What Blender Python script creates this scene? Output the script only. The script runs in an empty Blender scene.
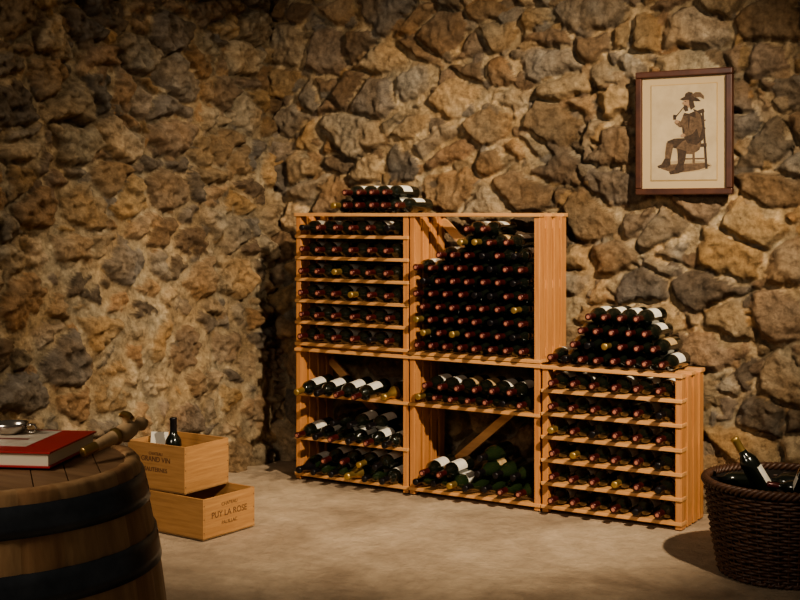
import bpy, math, random
import numpy as np
from mathutils import Vector, Matrix, Euler
random.seed(7)
D=bpy.data; C=bpy.context
scene=C.scene

# ---------------------------------------------------------------- materials
def new_mat(name):
    m=D.materials.new(name); m.use_nodes=True
    nt=m.node_tree; b=nt.nodes['Principled BSDF']
    return m,nt,b
def simple(name,col,rough=.5,metal=0.,coat=0.,spec=.5):
    m,nt,b=new_mat(name)
    b.inputs['Base Color'].default_value=(*col,1); b.inputs['Roughness'].default_value=rough
    b.inputs['Metallic'].default_value=metal; b.inputs['Coat Weight'].default_value=coat
    b.inputs['Specular IOR Level'].default_value=spec
    return m
def noisy(name,c1,c2,scale=(8,8,8),rough=.6,bump=.2,detail=6,metal=0,dist=.002,ns=1.0,c3=None):
    m,nt,b=new_mat(name)
    tc=nt.nodes.new('ShaderNodeTexCoord'); mp=nt.nodes.new('ShaderNodeMapping')
    mp.inputs['Scale'].default_value=scale
    n=nt.nodes.new('ShaderNodeTexNoise'); n.inputs['Scale'].default_value=ns; n.inputs['Detail'].default_value=detail
    n.inputs['Roughness'].default_value=.65
    r=nt.nodes.new('ShaderNodeValToRGB')
    r.color_ramp.elements[0].position=.3; r.color_ramp.elements[0].color=(*c1,1)
    r.color_ramp.elements[1].position=.7; r.color_ramp.elements[1].color=(*c2,1)
    if c3:
        e=r.color_ramp.elements.new(.5); e.color=(*c3,1)
    bp=nt.nodes.new('ShaderNodeBump'); bp.inputs['Strength'].default_value=bump; bp.inputs['Distance'].default_value=dist
    L=nt.links.new
    L(tc.outputs['Object'],mp.inputs['Vector']); L(mp.outputs[0],n.inputs['Vector'])
    L(n.outputs['Fac'],r.inputs[0]); L(r.outputs[0],b.inputs['Base Color'])
    L(n.outputs['Fac'],bp.inputs['Height']); L(bp.outputs[0],b.inputs['Normal'])
    b.inputs['Roughness'].default_value=rough; b.inputs['Metallic'].default_value=metal
    return m

def stone_mat(name):
    m,nt,b=new_mat(name); L=nt.links.new
    at=nt.nodes.new('ShaderNodeAttribute'); at.attribute_name='stone_col'
    tc=nt.nodes.new('ShaderNodeTexCoord')
    n=nt.nodes.new('ShaderNodeTexNoise'); n.inputs['Scale'].default_value=20; n.inputs['Detail'].default_value=10; n.inputs['Roughness'].default_value=.75
    n2=nt.nodes.new('ShaderNodeTexNoise'); n2.inputs['Scale'].default_value=5; n2.inputs['Detail'].default_value=6
    r=nt.nodes.new('ShaderNodeMapRange'); r.inputs[1].default_value=.3; r.inputs[2].default_value=.7; r.inputs[3].default_value=.40; r.inputs[4].default_value=1.6
    mul=nt.nodes.new('ShaderNodeVectorMath'); mul.operation='SCALE'
    hue=nt.nodes.new('ShaderNodeMixRGB'); hue.blend_type='MULTIPLY'; 
    rr=nt.nodes.new('ShaderNodeValToRGB'); rr.color_ramp.elements[0].position=.38; rr.color_ramp.elements[1].position=.62
    rr.color_ramp.elements[0].color=(1.0,.87,.70,1); rr.color_ramp.elements[1].color=(.92,.94,.95,1)
    hue.inputs[0].default_value=.9
    mg=nt.nodes.new('ShaderNodeTexNoise'); mg.inputs['Scale'].default_value=65; mg.inputs['Detail'].default_value=6; mg.inputs['Roughness'].default_value=.7
    bp=nt.nodes.new('ShaderNodeBump'); bp.inputs['Strength'].default_value=1.0; bp.inputs['Distance'].default_value=.036
    bp2=nt.nodes.new('ShaderNodeBump'); bp2.inputs['Strength'].default_value=.8; bp2.inputs['Distance'].default_value=.010
    for k in (n,n2,mg): L(tc.outputs['Object'],k.inputs['Vector'])
    L(n.outputs['Fac'],r.inputs[0]); L(at.outputs['Color'],mul.inputs[0]); L(r.outputs[0],mul.inputs['Scale'])
    L(mul.outputs[0],hue.inputs[1]); L(n2.outputs['Fac'],rr.inputs[0]); L(rr.outputs[0],hue.inputs[2])
    L(hue.outputs[0],b.inputs['Base Color'])
    L(n.outputs['Fac'],bp.inputs['Height']); L(mg.outputs['Fac'],bp2.inputs['Height']); L(bp.outputs[0],bp2.inputs['Normal']); L(bp2.outputs[0],b.inputs['Normal'])
    b.inputs['Roughness'].default_value=.82; b.inputs['Specular IOR Level'].default_value=.35
    return m

M_stone=stone_mat('rubble_stone')
M_rackH=noisy('rack_pine_h',(.50,.245,.10),(.68,.38,.17),(3,40,60),.42,.15)
M_rackV=noisy('rack_pine_v',(.42,.175,.065),(.60,.29,.115),(50,50,3),.42,.15)
M_glass=simple('bottle_dark_glass',(.006,.008,.005),.18,0,.6,.6)
M_glassg=simple('bottle_green_glass',(.014,.024,.009),.18,0,.6,.6)
M_label=noisy('bottle_label',(.70,.66,.56),(.85,.82,.74),(60,60,60),.6,0)
M_capr=simple('capsule_red',(.060,.010,.009),.30,.3)
M_capk=simple('capsule_black',(.012,.01,.012),.28,.3)
M_capg=simple('capsule_gold',(.50,.34,.12),.35,.8)
M_tip=simple('capsule_tip',(.48,.20,.14),.4,.2)
M_labelc=noisy('label_print',(.40,.26,.12),(.55,.40,.22),(60,60,60),.6,0)
BM=[M_glass,M_label,M_capr,M_capk,M_capg,M_tip,M_glassg,M_labelc]

# ---------------------------------------------------------------- mesh builder
class MB:
    def __init__(s): s.v=[]; s.f=[]; s.m=[]; s.s=[]
    def add(s,vs,fs,mi,smooth=False,M=None):
        o=len(s.v)
        if M is not None: vs=[M@Vector(v) for v in vs]
        s.v.extend([tuple(v) for v in vs])
        for i,f in enumerate(fs):
            s.f.append([o+k for k in f]); s.m.append(mi[i] if isinstance(mi,(list,tuple)) else mi); s.s.append(smooth)
    def box(s,a,b,mi=0,M=None):
        x0,y0,z0=a;x1,y1,z1=b
        vs=[(x0,y0,z0),(x1,y0,z0),(x1,y1,z0),(x0,y1,z0),(x0,y0,z1),(x1,y0,z1),(x1,y1,z1),(x0,y1,z1)]
        s.add(vs,[(0,3,2,1),(4,5,6,7),(0,1,5,4),(1,2,6,5),(2,3,7,6),(3,0,4,7)],mi,False,M)
    def lathe(s,prof,mi,seg=20,M=None,smooth=True,rf=None):
        vs=[];fs=[];ms=[]
        for (r,z) in prof:
            for k in range(seg):
                a=2*math.pi*k/seg; rr=r*(rf(k,z) if rf else 1)
                vs.append((rr*math.cos(a),rr*math.sin(a),z))
        for j in range(len(prof)-1):
            for k in range(seg):
                k2=(k+1)%seg
                fs.append((j*seg+k,j*seg+k2,(j+1)*seg+k2,(j+1)*seg+k))
                ms.append(mi(j,k) if callable(mi) else (mi[j] if isinstance(mi,(list,tuple)) else mi))
        s.add(vs,fs,ms,smooth,M)
    def tube(s,pts,rad,mi=0,seg=6,closed=False,cap=True,smooth=True,M=None):
        pts=[Vector(p) for p in pts]; n=len(pts); vs=[];fs=[]
        up=Vector((0,0,1))
        for i,p in enumerate(pts):
            a=pts[(i-1)%n] if (i>0 or closed) else p; b=pts[(i+1)%n] if (i<n-1 or closed) else p
            t=(b-a).normalized()
            u=up if abs(t.z)<.95 else Vector((1,0,0))
            x=t.cross(u).normalized(); y=x.cross(t).normalized()
            r=rad[i] if isinstance(rad,(list,tuple)) else rad
            for k in range(seg):
                an=2*math.pi*k/seg
                vs.append(p+x*math.cos(an)*r+y*math.sin(an)*r)
        for i in range(n if closed else n-1):
            j=(i+1)%n
            for k in range(seg):
                k2=(k+1)%seg
                fs.append((i*seg+k,i*seg+k2,j*seg+k2,j*seg+k))
        if cap and not closed:
            fs.append(tuple(range(seg))); fs.append(tuple((n-1)*seg+k for k in reversed(range(seg))))
        s.add(vs,fs,mi,smooth,M)
    def obj(s,name,mats,bevel=0,parent=None,origin=None):
        V=np.array(s.v)
        if origin is None:
            o=(V.min(0)+V.max(0))/2; o[2]=V[:,2].min()
        else: o=np.array(origin,float)
        me=D.meshes.new(name); me.from_pydata((V-o).tolist(),[],s.f)
        for m in mats: me.materials.append(m)
        me.polygons.foreach_set('material_index',s.m); me.polygons.foreach_set('use_smooth',s.s)
        me.update()
        ob=D.objects.new(name,me); scene.collection.objects.link(ob); ob.location=o
        if bevel:
            b=ob.modifiers.new('bevel','BEVEL'); b.width=bevel; b.segments=2; b.limit_method='ANGLE'
        if parent:
            ob.parent=parent; ob.location=Vector(o)-parent.location
        return ob
def empty(name,loc):
    e=D.objects.new(name,None); scene.collection.objects.link(e); e.location=loc; e.empty_display_size=.1
    return e

# ---------------------------------------------------------------- noise / masonry
def perlin(x,y,seed):
    rng=np.random.RandomState(seed); T=rng.rand(256,256)*2*np.pi
    xi=np.floor(x).astype(int); yi=np.floor(y).astype(int); xf=x-xi; yf=y-yi
    def g(ix,iy,dx,dy):
        a=T[ix%256,iy%256]; return np.cos(a)*dx+np.sin(a)*dy
    u=xf*xf*xf*(xf*(xf*6-15)+10); v=yf*yf*yf*(yf*(yf*6-15)+10)
    a=g(xi,yi,xf,yf); b=g(xi+1,yi,xf-1,yf); c=g(xi,yi+1,xf,yf-1); d=g(xi+1,yi+1,xf-1,yf-1)
    return (a*(1-u)+b*u)*(1-v)+(c*(1-u)+d*u)*v
def fbm(x,y,seed,o=4):
    s=0;a=1.
    for k in range(o):
        s=s+a*perlin(x*2**k+k*17.3,y*2**k-k*9.1,seed+k); a*=.5
    return s
def voro(u,v,cw,ch,seed,jit=.95,wt=.50):
    rng=np.random.RandomState(seed); T=rng.rand(7,257,251); RO=rng.rand(997)
    asp=cw/ch; J=np.floor(v/ch).astype(int); P=[]
    for dj in (-1,0,1):
        jj=J+dj; off=RO[jj%997]*cw; I=np.floor((u-off)/cw).astype(int)
        for di in (-2,-1,0,1,2):
            ii=I+di; a=ii%257; b=jj%251
            px=(ii+.5+(T[0,a,b]-.5)*jit)*cw+off; pv=(jj+.5+(T[1,a,b]-.5)*jit)*ch
            w=(T[2,a,b]*wt*cw)**2*3
            d=(u-px)**2+((v-pv)*asp)**2-w
            P.append((px,pv,w,d,a,b))
    Dm=np.stack([p[3] for p in P]); k=Dm.argmin(0)
    PX=np.stack([p[0] for p in P]);PV=np.stack([p[1] for p in P])
    sel=lambda A:np.take_along_axis(A,k[None],0)[0]
    cx=sel(PX);cv=sel(PV);d1=sel(Dm)
    A=sel(np.stack([p[4] for p in P]));B=sel(np.stack([p[5] for p in P]))
    e=np.full(u.shape,9.)
    for i,p in enumerate(P):
        dist=np.sqrt((p[0]-cx)**2+((p[1]-cv)*asp)**2)
        ok=dist>1e-4
        ee=np.where(ok,(p[3]-d1)/(2*np.maximum(dist,1e-4)),9.)
        kk=.014
        hh=np.clip(.5+.5*(e-ee)/kk,0,1)
        e=np.where(ok,e*(1-hh)+ee*hh-kk*hh*(1-hh),e)
    return e,cx,cv,[T[i,A,B] for i in (3,4,5,6)]
def sst(a,b,x):
    t=np.clip((x-a)/(b-a),0,1); return t*t*(3-2*t)
PAL=np.array([(.33,.225,.130),(.44,.32,.19),(.22,.155,.105),(.32,.265,.20),(.43,.29,.15),(.36,.285,.19),(.25,.17,.105),(.50,.40,.28),(.155,.12,.09),(.27,.225,.18),(.38,.24,.13),(.20,.17,.14)])
def wall(name,org,ud,nd,W,H,res,seed,cw,ch,rough,mort0,mort_low,mcol,dark=1.0):
    nu=int(W/res)+1; nv=int(H/res)+1
    U,V=np.meshgrid(np.linspace(0,W,nu),np.linspace(0,H,nv))
    wx=U+.050*fbm(U*4,V*4,seed+50,3)+.012*fbm(U*18,V*18,seed+70,3)+50; wy=V+.045*fbm(U*4+9,V*4+5,seed+60,3)+.012*fbm(U*18+3,V*18+8,seed+80,3)+50
    e,cx,cv,R=voro(wx,wy,cw,ch,seed)
    e=e-.004-.007*R[3]
    r=.034+.034*R[0]
    t=np.clip(e/r,0,1); prof=1-(1-t)**2.2
    n1=fbm(U*9,V*9,seed+1,5); n2=fbm(U*28,V*28,seed+2,3); n0=fbm(U*1.3,V*1.3,seed+3,3)
    crag=np.abs(fbm(U*12+R[1]*30,V*12+R[2]*30,seed+9,4))
    st=-.050+.072*prof+(R[1]-.5)*.036+(R[2]-.5)*.42*(wx-cx)+(R[3]-.5)*.42*(wy-cv)+rough*(.016*n1+.030*(.3-crag)+.007*n2)
    e2,cx2,cv2,R2=voro(wx+7,wy+3,cw*.36,ch*.44,seed+5)
    t2=np.clip((e2-.002)/.020,0,1); st2=-.058+.046*(1-(1-t2)**2)+(R2[1]-.5)*.036+rough*(.010*n1+.006*n2)
    mo=mort0+.026*n0+.020*n1+.008*n2+mort_low*sst(1.75,1.0,V+.6*n0)
    which=st>=st2
    S=np.maximum(st,st2); h=np.maximum(S,mo)
    mask=sst(-.003,.006,S-mo)[...,None]
    def pal(Ra,Rb):
        i=(Ra*len(PAL)).astype(int)%len(PAL); j=(Rb*len(PAL)).astype(int)%len(PAL)
        return (PAL[i]*.8+PAL[j]*.2)*(.72+.5*Rb[...,None])
    col=np.where(which[...,None],pal(R[2],R[0]),pal(R2[2],R2[0])*.95)
    mc=np.array(mcol)*(1+.35*n1[...,None])
    col=col*mask+mc*(1-mask)
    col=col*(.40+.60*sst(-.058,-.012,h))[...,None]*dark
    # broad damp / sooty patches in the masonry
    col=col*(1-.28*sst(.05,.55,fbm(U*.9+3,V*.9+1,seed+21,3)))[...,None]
    h=h+.035*n0
    ox,oy,oz=org
    X=ox+U*ud[0]+h*nd[0]; Y=oy+U*ud[1]+h*nd[1]; Z=oz+V
    verts=np.stack([X,Y,Z],-1).reshape(-1,3)
    idx=np.arange(nu*nv).reshape(nv,nu)
    F=np.stack([idx[:-1,:-1],idx[:-1,1:],idx[1:,1:],idx[1:,:-1]],-1).reshape(-1,4)
    me=D.meshes.new(name)
    me.vertices.add(len(verts)); me.vertices.foreach_set('co',verts.ravel())
    me.loops.add(F.size); me.loops.foreach_set('vertex_index',F.ravel().astype(np.int32))
    me.polygons.add(len(F)); me.polygons.foreach_set('loop_start',np.arange(0,F.size,4,dtype=np.int32))
    me.polygons.foreach_set('use_smooth',np.ones(len(F),bool))
    me.update(calc_edges=True); me.validate()
    ca=me.color_attributes.new('stone_col','FLOAT_COLOR','POINT')
    ca.data.foreach_set('color',np.concatenate([col.reshape(-1,3),np.ones((len(verts),1))],1).astype(np.float32).ravel())
    me.materials.append(M_stone)
    ob=D.objects.new(name,me); scene.collection.objects.link(ob); return ob
WY=.380; WX=-.43
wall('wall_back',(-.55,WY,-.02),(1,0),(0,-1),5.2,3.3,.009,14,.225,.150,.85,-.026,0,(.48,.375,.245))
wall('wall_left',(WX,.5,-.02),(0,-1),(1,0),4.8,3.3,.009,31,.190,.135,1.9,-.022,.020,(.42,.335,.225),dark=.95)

# floor
m,nt,b=new_mat('floor_concrete'); L=nt.links.new
tc=nt.nodes.new('ShaderNodeTexCoord')
n1=nt.nodes.new('ShaderNodeTexNoise'); n1.inputs['Scale'].default_value=1.5; n1.inputs['Detail'].default_value=10; n1.inputs['Roughness'].default_value=.62; n1.inputs['Distortion'].default_value=.6
n2=nt.nodes.new('ShaderNodeTexNoise'); n2.inputs['Scale'].default_value=120; n2.inputs['Detail'].default_value=5; n2.inputs['Roughness'].default_value=.6
n3=nt.nodes.new('ShaderNodeTexNoise'); n3.inputs['Scale'].default_value=12; n3.inputs['Detail'].default_value=8; n3.inputs['Roughness'].default_value=.7
r=nt.nodes.new('ShaderNodeValToRGB'); r.color_ramp.elements[0].position=.36; r.color_ramp.elements[0].color=(.265,.195,.135,1); r.color_ramp.elements[1].position=.64; r.color_ramp.elements[1].color=(.48,.375,.27,1)
mr=nt.nodes.new('ShaderNodeMapRange'); mr.inputs[1].default_value=.3; mr.inputs[2].default_value=.7; mr.inputs[3].default_value=.80; mr.inputs[4].default_value=1.16
sc=nt.nodes.new('ShaderNodeVectorMath'); sc.operation='SCALE'
bp=nt.nodes.new('ShaderNodeBump'); bp.inputs['Strength'].default_value=.8; bp.inputs['Distance'].default_value=.016
bq_=nt.nodes.new('ShaderNodeBump'); bq_.inputs['Strength'].default_value=.4; bq_.inputs['Distance'].default_value=.003
for k in (n1,n2,n3): L(tc.outputs['Object'],k.inputs['Vector'])
L(n1.outputs[0],r.inputs[0]); L(r.outputs[0],sc.inputs[0]); L(n3.outputs[0],mr.inputs[0]); L(mr.outputs[0],sc.inputs['Scale']); L(sc.outputs[0],b.inputs['Base Color'])
L(n3.outputs[0],bp.inputs['Height']); L(n2.outputs[0],bq_.inputs['Height']); L(bp.outputs[0],bq_.inputs['Normal']); L(bq_.outputs[0],b.inputs['Normal']); b.inputs['Roughness'].default_value=.72
M_floor=m
fx=np.linspace(-.55,5.2,180); fy=np.linspace(-7,.5,230)
FX,FY=np.meshgrid(fx,fy); FZ=.005*fbm(FX*1.8,FY*1.8,5,3)-.005
FB=MB(); idx=np.arange(FX.size).reshape(FX.shape)
FB.add(np.stack([FX,FY,FZ],-1).reshape(-1,3).tolist(),np.stack([idx[:-1,:-1],idx[:-1,1:],idx[1:,1:],idx[1:,:-1]],-1).reshape(-1,4).tolist(),0,True)
FB.obj('floor',[M_floor],origin=(0,0,0))

# ---------------------------------------------------------------- bottles
def bottle(mb,base,dirv,roll=0,kind='b',cap=2,label=True,glass=0,seg=18,scale=1.0):
    if kind=='b':
        prof=[(.0005,.014),(.022,.008),(.031,.001),(.0365,.005),(.037,.012),(.037,.075),(.037,.165),(.037,.182),(.0345,.200),(.027,.214),(.0185,.226),(.0152,.242),(.0152,.246),(.0152,.286),(.0162,.288),(.0162,.297),(.0140,.300),(.0085,.3005),(.0004,.3005)]
        lb=(5,5); c0=11
    elif kind=='y':
        prof=[(.0005,.014),(.022,.008),(.034,.001),(.0395,.005),(.040,.012),(.040,.045),(.040,.125),(.040,.150),(.0375,.172),(.031,.195),(.0225,.218),(.0165,.240),(.0155,.246),(.0152,.286),(.0162,.288),(.0162,.297),(.0140,.300),(.0085,.3005),(.0004,.3005)]
        lb=(5,5); c0=11
    else:
        prof=[(.0005,.014),(.022,.008),(.036,.001),(.0435,.006),(.044,.014),(.044,.05),(.044,.13),(.0435,.150),(.0405,.172),(.034,.198),(.026,.222),(.0185,.246),(.0165,.258),(.0160,.286),(.0185,.290),(.0185,.304),(.0165,.310),(.010,.312),(.0004,.312)]
        lb=(5,5); c0=9
    n=len(prof)-1; lm=7 if random.random()<.12 else 1
    def mi(j,k):
        if j>=c0: return 5 if (j>=n-1 and cap==2) else cap
        if label and lb[0]<=j<=lb[1] and (k<seg*.50): return lm
        return glass
    d=Vector(dirv).normalized(); q=d.to_track_quat('Z','Y')
    M=Matrix.Translation(Vector(base))@q.to_matrix().to_4x4()
    loc=(q.inverted()@Vector((0,0,1))); a=math.atan2(loc.y,loc.x)-.23*2*math.pi
    M=M@Matrix.Rotation(a+roll,4,'Z')@Matrix.Scale(scale,4)
    mb.lathe(prof,mi,seg,M)
rn=random.uniform
def rb(mb,x,z,tip=-.055,tilt=0,yaw=0,kind='b',cap=2,label=None,roll=None,L=.30,glass=0):
    tip+=rn(-.012,.008); d=Vector((math.sin(yaw+rn(-.02,.02)),-1,math.tan(tilt))).normalized()
    t=Vector((x,tip,z)); L2=.312 if kind=='c' else .30
    base=t-d*L2
    base.z=z+rn(0,.002)
    if label is None: label=random.random()<.85
    if cap==2 and random.random()<.18: cap=random.choice((3,3,4))
    bottle(mb,base,d,rn(-.5,.5) if roll is None else roll,kind,cap,label,glass)

# ---------------------------------------------------------------- racks
def rack(x0,x1,z0,z1,shelves,brace=None,toprail=True):
    mb=MB(); pw=.030
    for xa in (x0,x1-pw):
        for ya in (0,.08,.16,.24):
            mb.box((xa,ya,z0),(xa+pw,ya+.058,z1),1)
        for za in (z0+.03,(z0+z1)/2,z1-.06):
            mb.box((xa+.008,.05,za),(xa+pw-.008,.25,za+.04),0)
    for zs in shelves:
        for ya,dy in ((-.008,.07),(.10,.05),(.235,.05)):
            mb.box((x0-.004 if ya<0 else x0+pw,ya,zs-.017),(x1+.004 if ya<0 else x1-pw,ya+dy,zs),0)
    if toprail:
        for ya in (-.010,.115,.25):
            mb.box((x0-.006,ya,z1-.004),(x1+.006,ya+.055,z1+.014),0)
    if brace:
        a,bq=brace; p=Vector((x0+pw,.272,a)); q=Vector((x1-pw,.272,bq)); d=(q-p); Ln=d.length
        ang=math.atan2(d.z,d.x)
        Mx=Matrix.Translation(p)@Matrix.Rotation(-ang,4,'Y')
        mb.box((0,-.01,-.022),(Ln,.008,.022),0,Mx)
    return mb.obj('wine_rack',[M_rackH,M_rackV],bevel=.0025)
A0,A1=0.,.690; B0,B1=.700,1.412; C0,C1=1.424,2.098
H1=.688; H2=1.395
shC=[.035+.108*i for i in range(6)]
shA=[H1+.030+.1125*i for i in range(6)]
rack(A0,A1,0,H1-.014,[.035,.225,.455],brace=(.60,.05))
rack(A0,A1,H1,H2-.014,shA)
rack(B0,B1,0,H1-.014,[.035,.455],brace=(.06,.62))
rack(B0,B1,H1,H2-.014,[H1+.020],brace=(1.36,.75))
rack(C0,C1,0,.672,shC)
R_=.037
mb=MB()
for z in shA:
    for i in range(6):
        rb(mb,A0+.083+i*.105,z+R_+.001,tip=-.075,roll=rn(-.5,.5))
zt=H2+R_+.001
for k,n in enumerate((6,4)):
    for i in range(n):
        rb(mb,.255+.0765*i+.0765*(.5 if k else 0)+(.04 if k else 0),zt+.066*k,tip=-.03,label=True)
mb.obj('wine_bottles',BM)
mb=MB()
for i in range(5):
    rb(mb,.10+i*.118,.455+R_+.011,tip=-.13 if i!=4 else -.05,tilt=-.10,kind='bbbbc'[i],cap=(2,3,2,2,4)[i],label=True,roll=.2)
for i in range(6):
    rb(mb,.078+i*.107,.225+R_+.004,tip=-.10,tilt=-.07,kind=random.choice('bby'),cap=random.choice((2,3,3)),roll=.1)
for i in range(3):
    rb(mb,.27+i*.107,.225+R_+.070,tip=-.06,tilt=-.05,cap=3)
for i in range(6):
    rb(mb,.080+i*.104,.035+R_+.010,tip=-.10,tilt=-.05,kind='c' if i in(0,3) else 'b',cap=4 if i==3 else 3,roll=.1,glass=random.choice((0,6)))
for i in range(4):
    rb(mb,.236+i*.104,.035+R_+.076,tip=-.08,tilt=-.07,cap=random.choice((3,4,2)),label=True,roll=.2)
mb.obj('wine_bottles',BM)
mb=MB()
z0=H1+.020+R_+.001
for k in range(10):
    odd=k%2
    n=7 if odd else 8
    rng_={7:range(1,7),8:range(3,7),9:range(3,5)}.get(k,range(n))
    for i in rng_:
        x=B0+.030+.0415+i*.0815+odd*.0408
        rb(mb,x,z0+k*.0635,tip=-.060,cap=2,label=True if k>5 else None,roll=rn(-.2,.6))
mb.obj('wine_bottles',BM)
mb=MB()
for i in range(7):
    rb(mb,B0+.078+i*.0925,.455+R_+.001,cap=2,tip=-.05)
for i in range(6):
    rb(mb,B0+.125+i*.0925,.455+R_+.060,tip=-.075,label=True,roll=.1)
for i in range(7):
    rb(mb,B0+.080+i*.092,.035+R_+.008,tip=-.07,kind='y' if i>2 else 'b',cap=random.choice((3,2)),glass=6,label=i<3)
for i in range(2):
    rb(mb,B0+.126+i*.092,.035+R_+.070,tip=-.09,tilt=-.04,label=True)
for i in (3,4,5):
    rb(mb,B0+.126+i*.092,.035+R_+.076,tip=-.04,kind='y',label=(i==3),cap=3,glass=6)
rb(mb,B0+.40,.035+R_+.145,tip=-.01,kind='y',label=False,cap=3,glass=6)
mb.obj('wine_bottles',BM)
mb=MB()
for z in shC:
    for i in range(6):
        rb(mb,C0+.080+i*.1025,z+R_+.001,tip=-.075,roll=rn(-.5,.5))
zt=.686+R_+.001
for k,n in enumerate((8,6,5,4)):
    x0=C0+.05 if k==0 else C0+.05+.0765*1.5+.0383*(k-1)
    for i in range(n):
        rb(mb,x0+.0775*i,zt+.0655*k,tip=-.03,label=True,roll=rn(-.3,.3))
mb.obj('wine_bottles',BM)

# ---------------------------------------------------------------- barrel
M_oak=[noisy('barrel_oak_%d'%i,c1,c2,(30,30,2.5),.5,.35) for i,(c1,c2) in enumerate([((.26,.13,.06),(.46,.27,.13)),((.20,.10,.045),(.38,.21,.10)),((.30,.17,.08),(.50,.31,.16))])]
M_head=noisy('barrel_head_oak',(.16,.085,.04),(.30,.175,.09),(4,40,40),.6,.3)
M_iron=noisy('barrel_iron',(.055,.064,.080),(.12,.135,.16),(12,12,12),.33,.15,metal=.85)
BX,BY=2.133,-3.851; HB=.95
bar=empty('wine_barrel',(BX,BY,0))
T0=Matrix.Translation((BX,BY,0))
rad=lambda z:.283+.062*(1-((z-HB/2)/(HB/2))**2)
mb=MB(); NS=26; per=7; seg=NS*per
prof=[(rad(z),z) for z in np.linspace(0,HB-.006,44)]+[(rad(HB)-.004,HB),(.262,HB),(.258,HB-.004),(.257,HB-.03)]
svar=[random.randrange(3) for _ in range(NS)]
def rf(k,z): 
    p=k%per
    return 1-.010 if p==0 else (1.0015 if p in(3,4) else 1.0)
mb.lathe(prof,lambda j,k:svar[k//per],seg,T0,True,rf)
mb.obj('staves',M_oak,parent=bar)
mb=MB()
w=.52/9
for i in range(9):
    xa=-.26+i*w
    xs=[xa+.001,xa+w-.001]
    top=[];bot=[]
    for t in np.linspace(0,1,9):
        x=xs[0]+(xs[1]-xs[0])*t; yy=math.sqrt(max(.258**2-x*x,0)); top.append((x,yy)); bot.append((x,-yy))
    ring=bot+top[::-1]; n=len(ring)
    vs=[(x,y,HB-.004) for x,y in ring]+[(x,y,HB-.025) for x,y in ring]
    mb.add(vs,[tuple(range(n)),tuple(range(2*n-1,n-1,-1))]+[(k,(k+1)%n,n+(k+1)%n,n+k)[::-1] for k in range(n)],0,False,T0@Matrix.Rotation(math.radians(50),4,'Z'))
mb.obj('barrel_head',[M_head],parent=bar)
mb=MB()
for za,zb in ((.878,.928),(.770,.823),(.60,.645),(.305,.35),(.127,.18),(.022,.072)):
    zs=np.linspace(za,zb,4)
    p=[(rad(za)-.002,za)]+[(rad(z)+.004,z) for z in zs]+[(rad(zb)-.002,zb)]
    mb.lathe(p,0,96,T0)
    for q in range(2):
        a=-1.15+q*.05; z=(za+zb)/2; r=rad(z)+.004
        mb.lathe([(.007,0),(.006,.003),(.0005,.005)],0,10,T0@Matrix.Translation((r*math.cos(a),r*math.sin(a),z))@Matrix.Rotation(a,4,'Z')@Matrix.Rotation(math.pi/2,4,'Y'))
mb.obj('iron_hoops',[M_iron],parent=bar)

# book
M_red=noisy('book_red',(.34,.018,.02),(.44,.03,.03),(9,9,9),.4,.05)
M_page=simple('book_pages',(.72,.66,.52),.8)
M_cov=noisy('book_cover_print',(.50,.40,.30),(.74,.68,.58),(30,30,30),.4,0,c3=(.66,.56,.44))
M_ink=simple('cover_ink',(.22,.05,.035),.5)
Mb=Matrix.Translation((2.110,-3.790,HB+.001))@Matrix.Rotation(math.radians(24),4,'Z')
mb=MB()
mb.box((-.15,-.11,0),(.15,.11,.003),0,Mb); mb.box((-.15,-.11,.025),(.15,.11,.028),0,Mb)
mb.box((-.152,-.11,0),(-.148,.11,.028),0,Mb); mb.box((-.147,-.105,.003),(.145,.105,.025),1,Mb)
mb.box((-.148,-.062,.028),(.085,.100,.0285),2,Mb)
mb.box((-.10,-.03,.0286),(-.02,.05,.0289),3,Mb)
mb.box((.0,.0,.0286),(.06,.012,.0289),3,Mb)
mb.obj('hardcover_book',[M_red,M_page,M_cov,M_ink],bevel=.001)

# tastevin
M_silver=simple('silver',(.55,.50,.44),.22,1.)
mb=MB(); T=Matrix.Translation((2.085,-3.735,HB+.0300))@Matrix.Scale(.78,4)
mb.lathe([(.0005,.004),(.012,.006),(.020,.002),(.030,.006),(.038,.018),(.041,.026),(.043,.026),(.040,.016),(.031,.002),(.018,0),(.0005,0)],0,32,T)
mb.tube([(.041+.014*(1-math.cos(a)),.0,.014+.010*math.sin(a)) for a in np.linspace(-.6,2*math.pi-.9,18)],.0022,0,6,M=T@Matrix.Rotation(.3,4,'Z'))
mb.lathe([(.010,0),(.010,.0015),(.0005,.0018)],0,14,T@Matrix.Translation((.058,.015,.024)))
mb.obj('tastevin_cup',[M_silver],bevel=0)

# wooden barrel tap (spigot)
M_tap=noisy('tap_wood',(.42,.26,.13),(.60,.42,.24),(40,40,8),.45,.15)
M_brass=simple('tap_brass',(.42,.27,.10),.35,.9)
p1=Vector((2.300,-3.760,HB+.018)); p2=Vector((2.301,-3.63,HB+.045))
d=(p2-p1).normalized(); S=.78
MT=Matrix.Translation(p1)@d.to_track_quat('Z','Y').to_matrix().to_4x4()@Matrix.Scale(S,4)
mb=MB()
mb.lathe([(.0005,0),(.010,.0),(.012,.003),(.013,.04),(.016,.09),(.017,.10),(.021,.104),(.021,.112),(.016,.116),(.020,.125),(.022,.145),(.019,.165),(.014,.172),(.011,.180),(.015,.188),(.017,.196),(.014,.205),(.008,.212),(.0005,.213)],[1,1,1,0,0,1,1,1,0,0,0,0,0,0,0,0,0,0],24,MT)
q=p1+d*.145*S
mb.tube([q+Vector((0,0,-.02)),q+Vector((0,0,.018)),q+Vector((0,0,.026))],[.006,.007,.009],0,12)
mb.tube([q+Vector((-.024,.010,.027)),q+Vector((-.010,.004,.031)),q+Vector((.010,-.004,.031)),q+Vector((.024,-.010,.027))],[.0045,.006,.006,.0045],1,10)
mb.obj('barrel_tap',[M_tap,M_brass])

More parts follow.
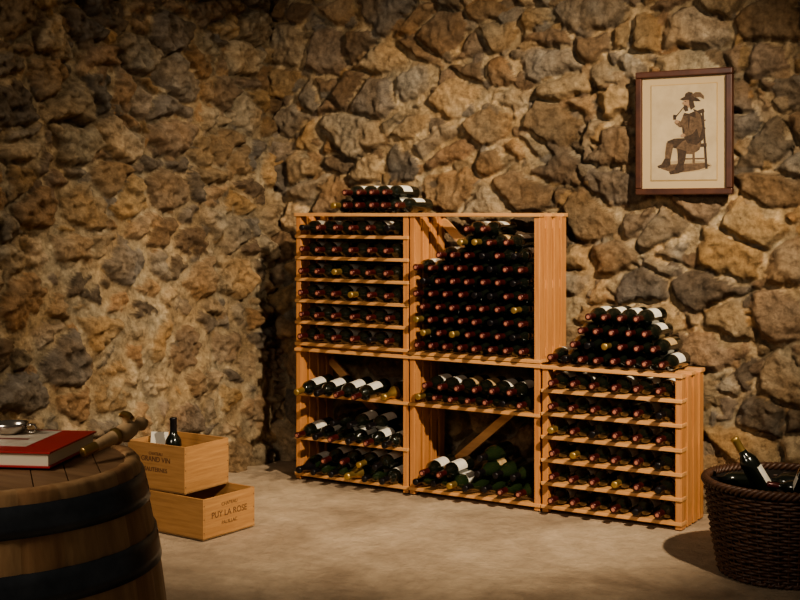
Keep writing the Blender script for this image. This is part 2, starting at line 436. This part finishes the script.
# ---------------------------------------------------------------- crates
M_crate=noisy('crate_pine',(.28,.14,.055),(.44,.24,.10),(4,4,60),.6,.2)
M_crin=noisy('crate_pine_inside',(.26,.145,.065),(.38,.23,.11),(4,4,60),.7,.2)
M_brand=simple('burnt_lettering',(.10,.045,.02),.8)
def crate(loc,phi,Lx,Wy,H,textR=None,textF=None):
    e=empty('wooden_wine_crate',loc); e.rotation_euler=(0,0,math.radians(phi))
    mb=MB(); t=.010
    mb.box((-Lx,0,0),(0,Wy,.008),1)
    mb.box((-Lx,0,.001),(0,t,H)); mb.box((-Lx,Wy-t,.001),(0,Wy,H))
    mb.box((-t,t,.001),(0,Wy-t,H-.001)); mb.box((-Lx,t,.001),(-Lx+t,Wy-t,H-.001))
    for z in (.03,H/2,H-.03):
        for y in (.006,Wy-.006):
            mb.lathe([(.003,0),(.0005,.0012)],2,8,Matrix.Translation((0,y,z))@Matrix.Rotation(math.pi/2,4,'Y'))
    me=mb.obj('crate_box',[M_crate,M_crin,M_brand],bevel=.0015,origin=(0,0,0)); me.parent=e
    def txt(s,sz,loc,rot):
        cu=D.curves.new('lettering','FONT'); cu.body=s; cu.size=sz; cu.align_x='CENTER'; cu.align_y='CENTER'; cu.extrude=.0003
        cu.materials.append(M_brand)
        o=D.objects.new('lettering',cu); scene.collection.objects.link(o); o.parent=e; o.location=loc; o.rotation_euler=rot
    if textR:
        for s,sz,z in textR: txt(s,sz,(.0006,Wy/2,z),(math.pi/2,0,math.pi/2))
    if textF:
        for s,sz,z in textF: txt(s,sz,(-Lx/2,-.0006,z),(math.pi/2,0,0))
    return e
crate((.426,-1.241,.0),-3.7,.50,.325,.175,[('CHATEAU',.022,.135),('PUY LA ROSE',.038,.095),('PAUILLAC',.022,.055)],None)
crate((.300,-1.215,.1765),-1,.34,.29,.205,None,[('GRAND VIN',.032,.135),('SAUTERNES',.026,.09),('CHATEAU',.018,.16)])
mb=MB(); bottle(mb,(.150,-1.12,.186),(0.0,0.0,1),roll=0,cap=3,label=False,seg=28)
mb.lathe([(.0375,.06),(.0375,.13)],1,28,Matrix.Translation((.150,-1.12,.186)))
mb.obj('wine_bottle',BM)
mb=MB()
Mc=Matrix.Translation((.060,-1.120,.186))@Matrix.Rotation(math.radians(24),4,'Z')@Matrix.Rotation(math.radians(-14),4,'X')
mb.box((-.05,-.0015,0),(.03,.0015,.225),0,Mc)
mb.obj('paper_card',[simple('card_white',(.60,.57,.50),.8)])

# ---------------------------------------------------------------- basket
M_wick=noisy('wicker_dark',(.036,.016,.010),(.095,.042,.022),(60,60,60),.5,.4)
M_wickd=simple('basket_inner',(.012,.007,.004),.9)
KX,KY=2.645,-.410; HK=.350
bk=empty('wicker_basket',(KX,KY,0)); TK=Matrix.Translation((KX,KY,0))
kr=lambda z:.232+.058*(z/HK)**.75
mb=MB(); nst=44
k=0; z=.010
while z<HK-.012:
    pts=[]; ph0=rn(0,6)
    for q in range(176):
        a=2*math.pi*q/176; r=kr(z)+.0055*math.sin(nst*a/2+k*math.pi)+.0015*math.sin(a*5+ph0)
        pts.append((r*math.cos(a),r*math.sin(a),z+.0022*math.sin(a*3+ph0)))
    mb.tube(pts,.0062,0,5,closed=True,M=TK); k+=1; z+=.0118
for s_ in range(nst):
    a=2*math.pi*(s_+.5)/nst*1.0
    mb.tube([(kr(zz)*math.cos(a),kr(zz)*math.sin(a),zz) for zz in np.linspace(.003,HK,7)],.005,0,5,M=TK)
for ph in range(3):
    pts=[]
    for q in range(360):
        a=2*math.pi*q/360; b=a*26+ph*2*math.pi/3
        r=kr(HK)+.010*math.cos(b); pts.append((r*math.cos(a),r*math.sin(a),HK+.004+.010*math.sin(b)))
    mb.tube(pts,.0085,0,6,closed=True,M=TK)
for ph in range(2):
    pts=[]
    for q in range(300):
        a=2*math.pi*q/300; b=a*24+ph*math.pi
        r=kr(0)+.006*math.cos(b); pts.append((r*math.cos(a),r*math.sin(a),.010+.007*math.sin(b)))
    mb.tube(pts,.007,0,6,closed=True,M=TK)
mb.obj('woven_sides',[M_wick],parent=bk)
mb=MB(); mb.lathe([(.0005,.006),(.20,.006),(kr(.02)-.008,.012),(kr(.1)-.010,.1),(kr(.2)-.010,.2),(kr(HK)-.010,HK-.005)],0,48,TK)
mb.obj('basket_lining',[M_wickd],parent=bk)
mb=MB()
def two(base,tip,**kw):
    b0=Vector(base);bottle(mb,b0,Vector(tip)-b0,**kw)
two((2.625,-.445,.265),(2.495,-.510,.51),cap=4,label=True,roll=.3,seg=24)
for (bx,by,bz,yaw,cp,sc_) in [(-.10,.16,.315,200,3,.85),(.10,.20,.33,205,2,.85),(.16,.06,.335,170,3,.85),(.20,-.04,.335,165,2,.8),(.04,.07,.345,15,3,.7)]:
    a=math.radians(yaw+0); dv=Vector((math.cos(a+.4),math.sin(a+.4),.06)); b0=Vector((KX+bx,KY+by,bz)); bottle(mb,b0,dv,cap=cp,label=False,scale=sc_,seg=22)
two((KX+.05,KY-.02,.26),(KX+.150,KY-.12,.47),cap=3,label=True,roll=0,seg=24)
for i in range(4):
    bottle(mb,(KX-.12+.08*i,KY+.14,.24),(0,-1,0),cap=3,label=False,scale=.9)
    bottle(mb,(KX-.12+.08*i,KY+.14,.12),(0,-1,0),cap=3,label=False,scale=.8)
mb.obj('basket_bottles',BM,parent=bk)

# ---------------------------------------------------------------- framed picture
M_frame=noisy('frame_mahogany',(.040,.014,.010),(.085,.032,.018),(10,40,10),.35,.1)
M_mat=simple('picture_mat',(.42,.32,.195),.8); M_paper=noisy('picture_paper',(.34,.265,.165),(.47,.375,.25),(7,7,7),.8,0)
M_fk=noisy('ink_dark',(.022,.014,.010),(.075,.045,.028),(60,60,60),.8,0); M_fb=noisy('ink_brown',(.050,.030,.018),(.16,.10,.06),(55,55,55),.8,0); M_fs=noisy('ink_skin',(.20,.12,.075),(.34,.22,.14),(80,80,80),.8,0); M_fl=simple('ink_pale',(.46,.37,.25),.8); M_gilt=simple('gilt_slip',(.40,.27,.12),.5,.3)
M_sh=noisy('ink_wash',(.26,.19,.115),(.38,.295,.185),(30,30,30),.8,0)
PX,PZ,PY=1.998,1.770,.310
fr=empty('framed_picture',(PX,PY,PZ)); W2,H2_=.232,.290; fw=.030
mb=MB()
for (xa,xb,za,zb) in ((-W2,W2,H2_-fw,H2_),(-W2,W2,-H2_,-H2_+fw),(-W2,-W2+fw,-H2_+fw,H2_-fw),(W2-fw,W2,-H2_+fw,H2_-fw)):
    mb.box((PX+xa,PY-.012,PZ+za),(PX+xb,PY+.022,PZ+zb))
mb.obj('frame_moulding',[M_frame],bevel=.005,parent=fr)
mb=MB(); mb.box((PX-W2+.02,PY+.005,PZ-H2_+.02),(PX+W2-.02,PY+.02,PZ+H2_-.02),0)
mb.box((PX-.160,PY+.003,PZ-.225),(PX+.160,PY+.005,PZ+.225),2)
mb.box((PX-.156,PY+.0015,PZ-.221),(PX+.156,PY+.0045,PZ+.221),1)
mb.obj('mat_board',[M_mat,M_paper,M_gilt],parent=fr)
mb=MB(); lay=[0]
def pg(pts,mi):
    lay[0]+=1; y=PY+.0012-.00007*lay[0]
    mb.add([(PX+(x-685)*.00479,y,PZ+(132-zz)*.00463) for x,zz in pts],[tuple(range(len(pts)))],mi)
def ell(cx,cy,rx,ry,mi,n=18,rot=0):
    pg([(cx+rx*math.cos(a)*math.cos(rot)-ry*math.sin(a)*math.sin(rot),cy+rx*math.cos(a)*math.sin(rot)+ry*math.sin(a)*math.cos(rot)) for a in [2*math.pi*i/n for i in range(n)]],mi)
ell(687,166,26,6,4,24)
pg([(662,168),(672,164),(706,163),(712,166),(700,170),(676,173)],1)
pg([(703,110),(705,110),(709,169),(706.5,169)],0); pg([(694,118),(695.5,118),(696.5,166),(694,166)],1)
pg([(695,112),(705,109),(706,112.5),(695,116)],0)
for zz in (122,130): pg([(695,zz),(707,zz-2),(707,zz-.6),(695,zz+1.4)],1)
for xx in (698,701): pg([(xx,114),(xx+.8,114),(xx+1.6,145),(xx+.8,145)],1)
pg([(680,144.5),(708,143.5),(708,147),(680,148)],0)
pg([(681,147),(683,147),(681,169),(679.4,169)],1); pg([(684,158),(707,158),(707,159.4),(684,159.4)],1)
pg([(692,138),(699,141),(693,149),(682,149),(672,146.5),(668,144),(669,140.5),(676,138)],0)
pg([(668,142),(675,144),(673.5,152),(671.5,162),(666.5,162),(666.6,152)],1)
pg([(666,158),(671.8,158),(672,165),(668,167),(660,167.5),(658.6,165.4),(663,163.5)],0)
pg([(692,138),(703,142),(701,150),(694,154),(685,153.5),(679,151),(678,147),(684,141)],1)
pg([(679,148),(688,151),(687,159),(684.5,167),(679.5,167),(679.3,158)],0)
pg([(679,163),(685,163),(685.5,170.5),(680,173),(672,174),(670.6,171.6),(676,169.5)],0)
pg([(688,110),(695,109),(701,112),(705,119),(706.5,129),(704.5,140),(698,145),(689,143),(684.5,135),(683.6,124),(684.5,115)],0)
pg([(697,111),(702,115),(704,128),(701,138),(698,128)],1)
pg([(686,116),(689,115),(690,130),(687.5,136),(685.4,128)],1)
pg([(686,109.5),(694,108.6),(696,111.5),(690.5,113.6),(685.4,112.4)],3)
pg([(685,115),(689.5,119),(686,127.5),(681,126.5),(677,122.8),(679,119.5),(682.4,121)],1)
pg([(692,116),(699,119),(699,128),(694,134),(686.5,136.6),(684,133.6),(690.6,129)],1)
ell(678.4,121.2,2.2,1.9,2); ell(684.6,135.2,2.4,1.8,2)
pg([(677.2,115.6),(685,106.6),(685.6,107.2),(678,116.4)],0); pg([(674.8,114),(678.2,114.4),(677.6,119),(675,119)],0)
ell(689,102.8,3.7,4.9,2); pg([(685.8,104.6),(689,105.6),(690,110.5),(686.8,111.4),(685.2,108)],0); pg([(684.6,101.4),(686,100.4),(686,103.6),(684.2,103.4)],2)
pg([(690.5,98.5),(694.6,99.6),(696.6,107),(692.6,110),(691,105)],0); pg([(686.4,100.8),(687.8,100.8),(687.8,101.6),(686.4,101.6)],0)
pg([(682,98.6),(686,96.4),(692,96),(699,98.2),(702.4,101.4),(697,101.2),(690,99.8),(685,99.8)],0)
pg([(686.4,97.2),(687.2,93.2),(690.4,91.6),(694,92.6),(696,98.2)],0)
pg([(693,95),(697,92.4),(702,92.8),(705.4,96.4),(705.6,99.4),(701.6,97.2),(697,97.4)],1)
ob=mb.obj('print_seated_cavalier',[M_fk,M_fb,M_fs,M_fl,M_sh],parent=fr)

# ---------------------------------------------------------------- camera
cam=D.cameras.new('camera'); co=D.objects.new('camera',cam); scene.collection.objects.link(co)
co.location=(3.984,-5.399,1.4); co.rotation_euler=(math.radians(90),0,math.radians(31.75))
cam.sensor_width=36; cam.lens=57.2; cam.shift_y=-.11; cam.clip_start=.05
scene.camera=co

# ---------------------------------------------------------------- light
def light(kind,name,loc,tgt,energy,col,**kw):
    l=D.lights.new(name,kind); l.energy=energy; l.color=col
    for a,b in kw.items(): setattr(l,a,b)
    o=D.objects.new(name,l); scene.collection.objects.link(o); o.location=loc
    o.rotation_euler=(Vector(tgt)-Vector(loc)).to_track_quat('-Z','Y').to_euler(); return o
light('SPOT','spot_key',(4.5,-2.6,3.5),(.90,.0,.85),1550,(1,.83,.60),spot_size=math.radians(47),spot_blend=.8,shadow_soft_size=.06)
light('SPOT','spot_left',(2.2,-.3,3.6),(-.4,-1.0,.60),240,(1,.82,.58),spot_size=math.radians(58),spot_blend=.9,shadow_soft_size=.08)
light('AREA','added_fill',(1.2,-6.5,3.0),(1.0,0,.9),85,(1,.87,.70),size=1.4)  # added fill lamp left of the camera, lifts highlights on the bottles
w=D.worlds.new('world'); scene.world=w; w.use_nodes=True
w.node_tree.nodes['Background'].inputs[0].default_value=(.84,.70,.53,1); w.node_tree.nodes['Background'].inputs[1].default_value=.095
try:
    scene.view_settings.look='AgX - Medium High Contrast'
except Exception: pass
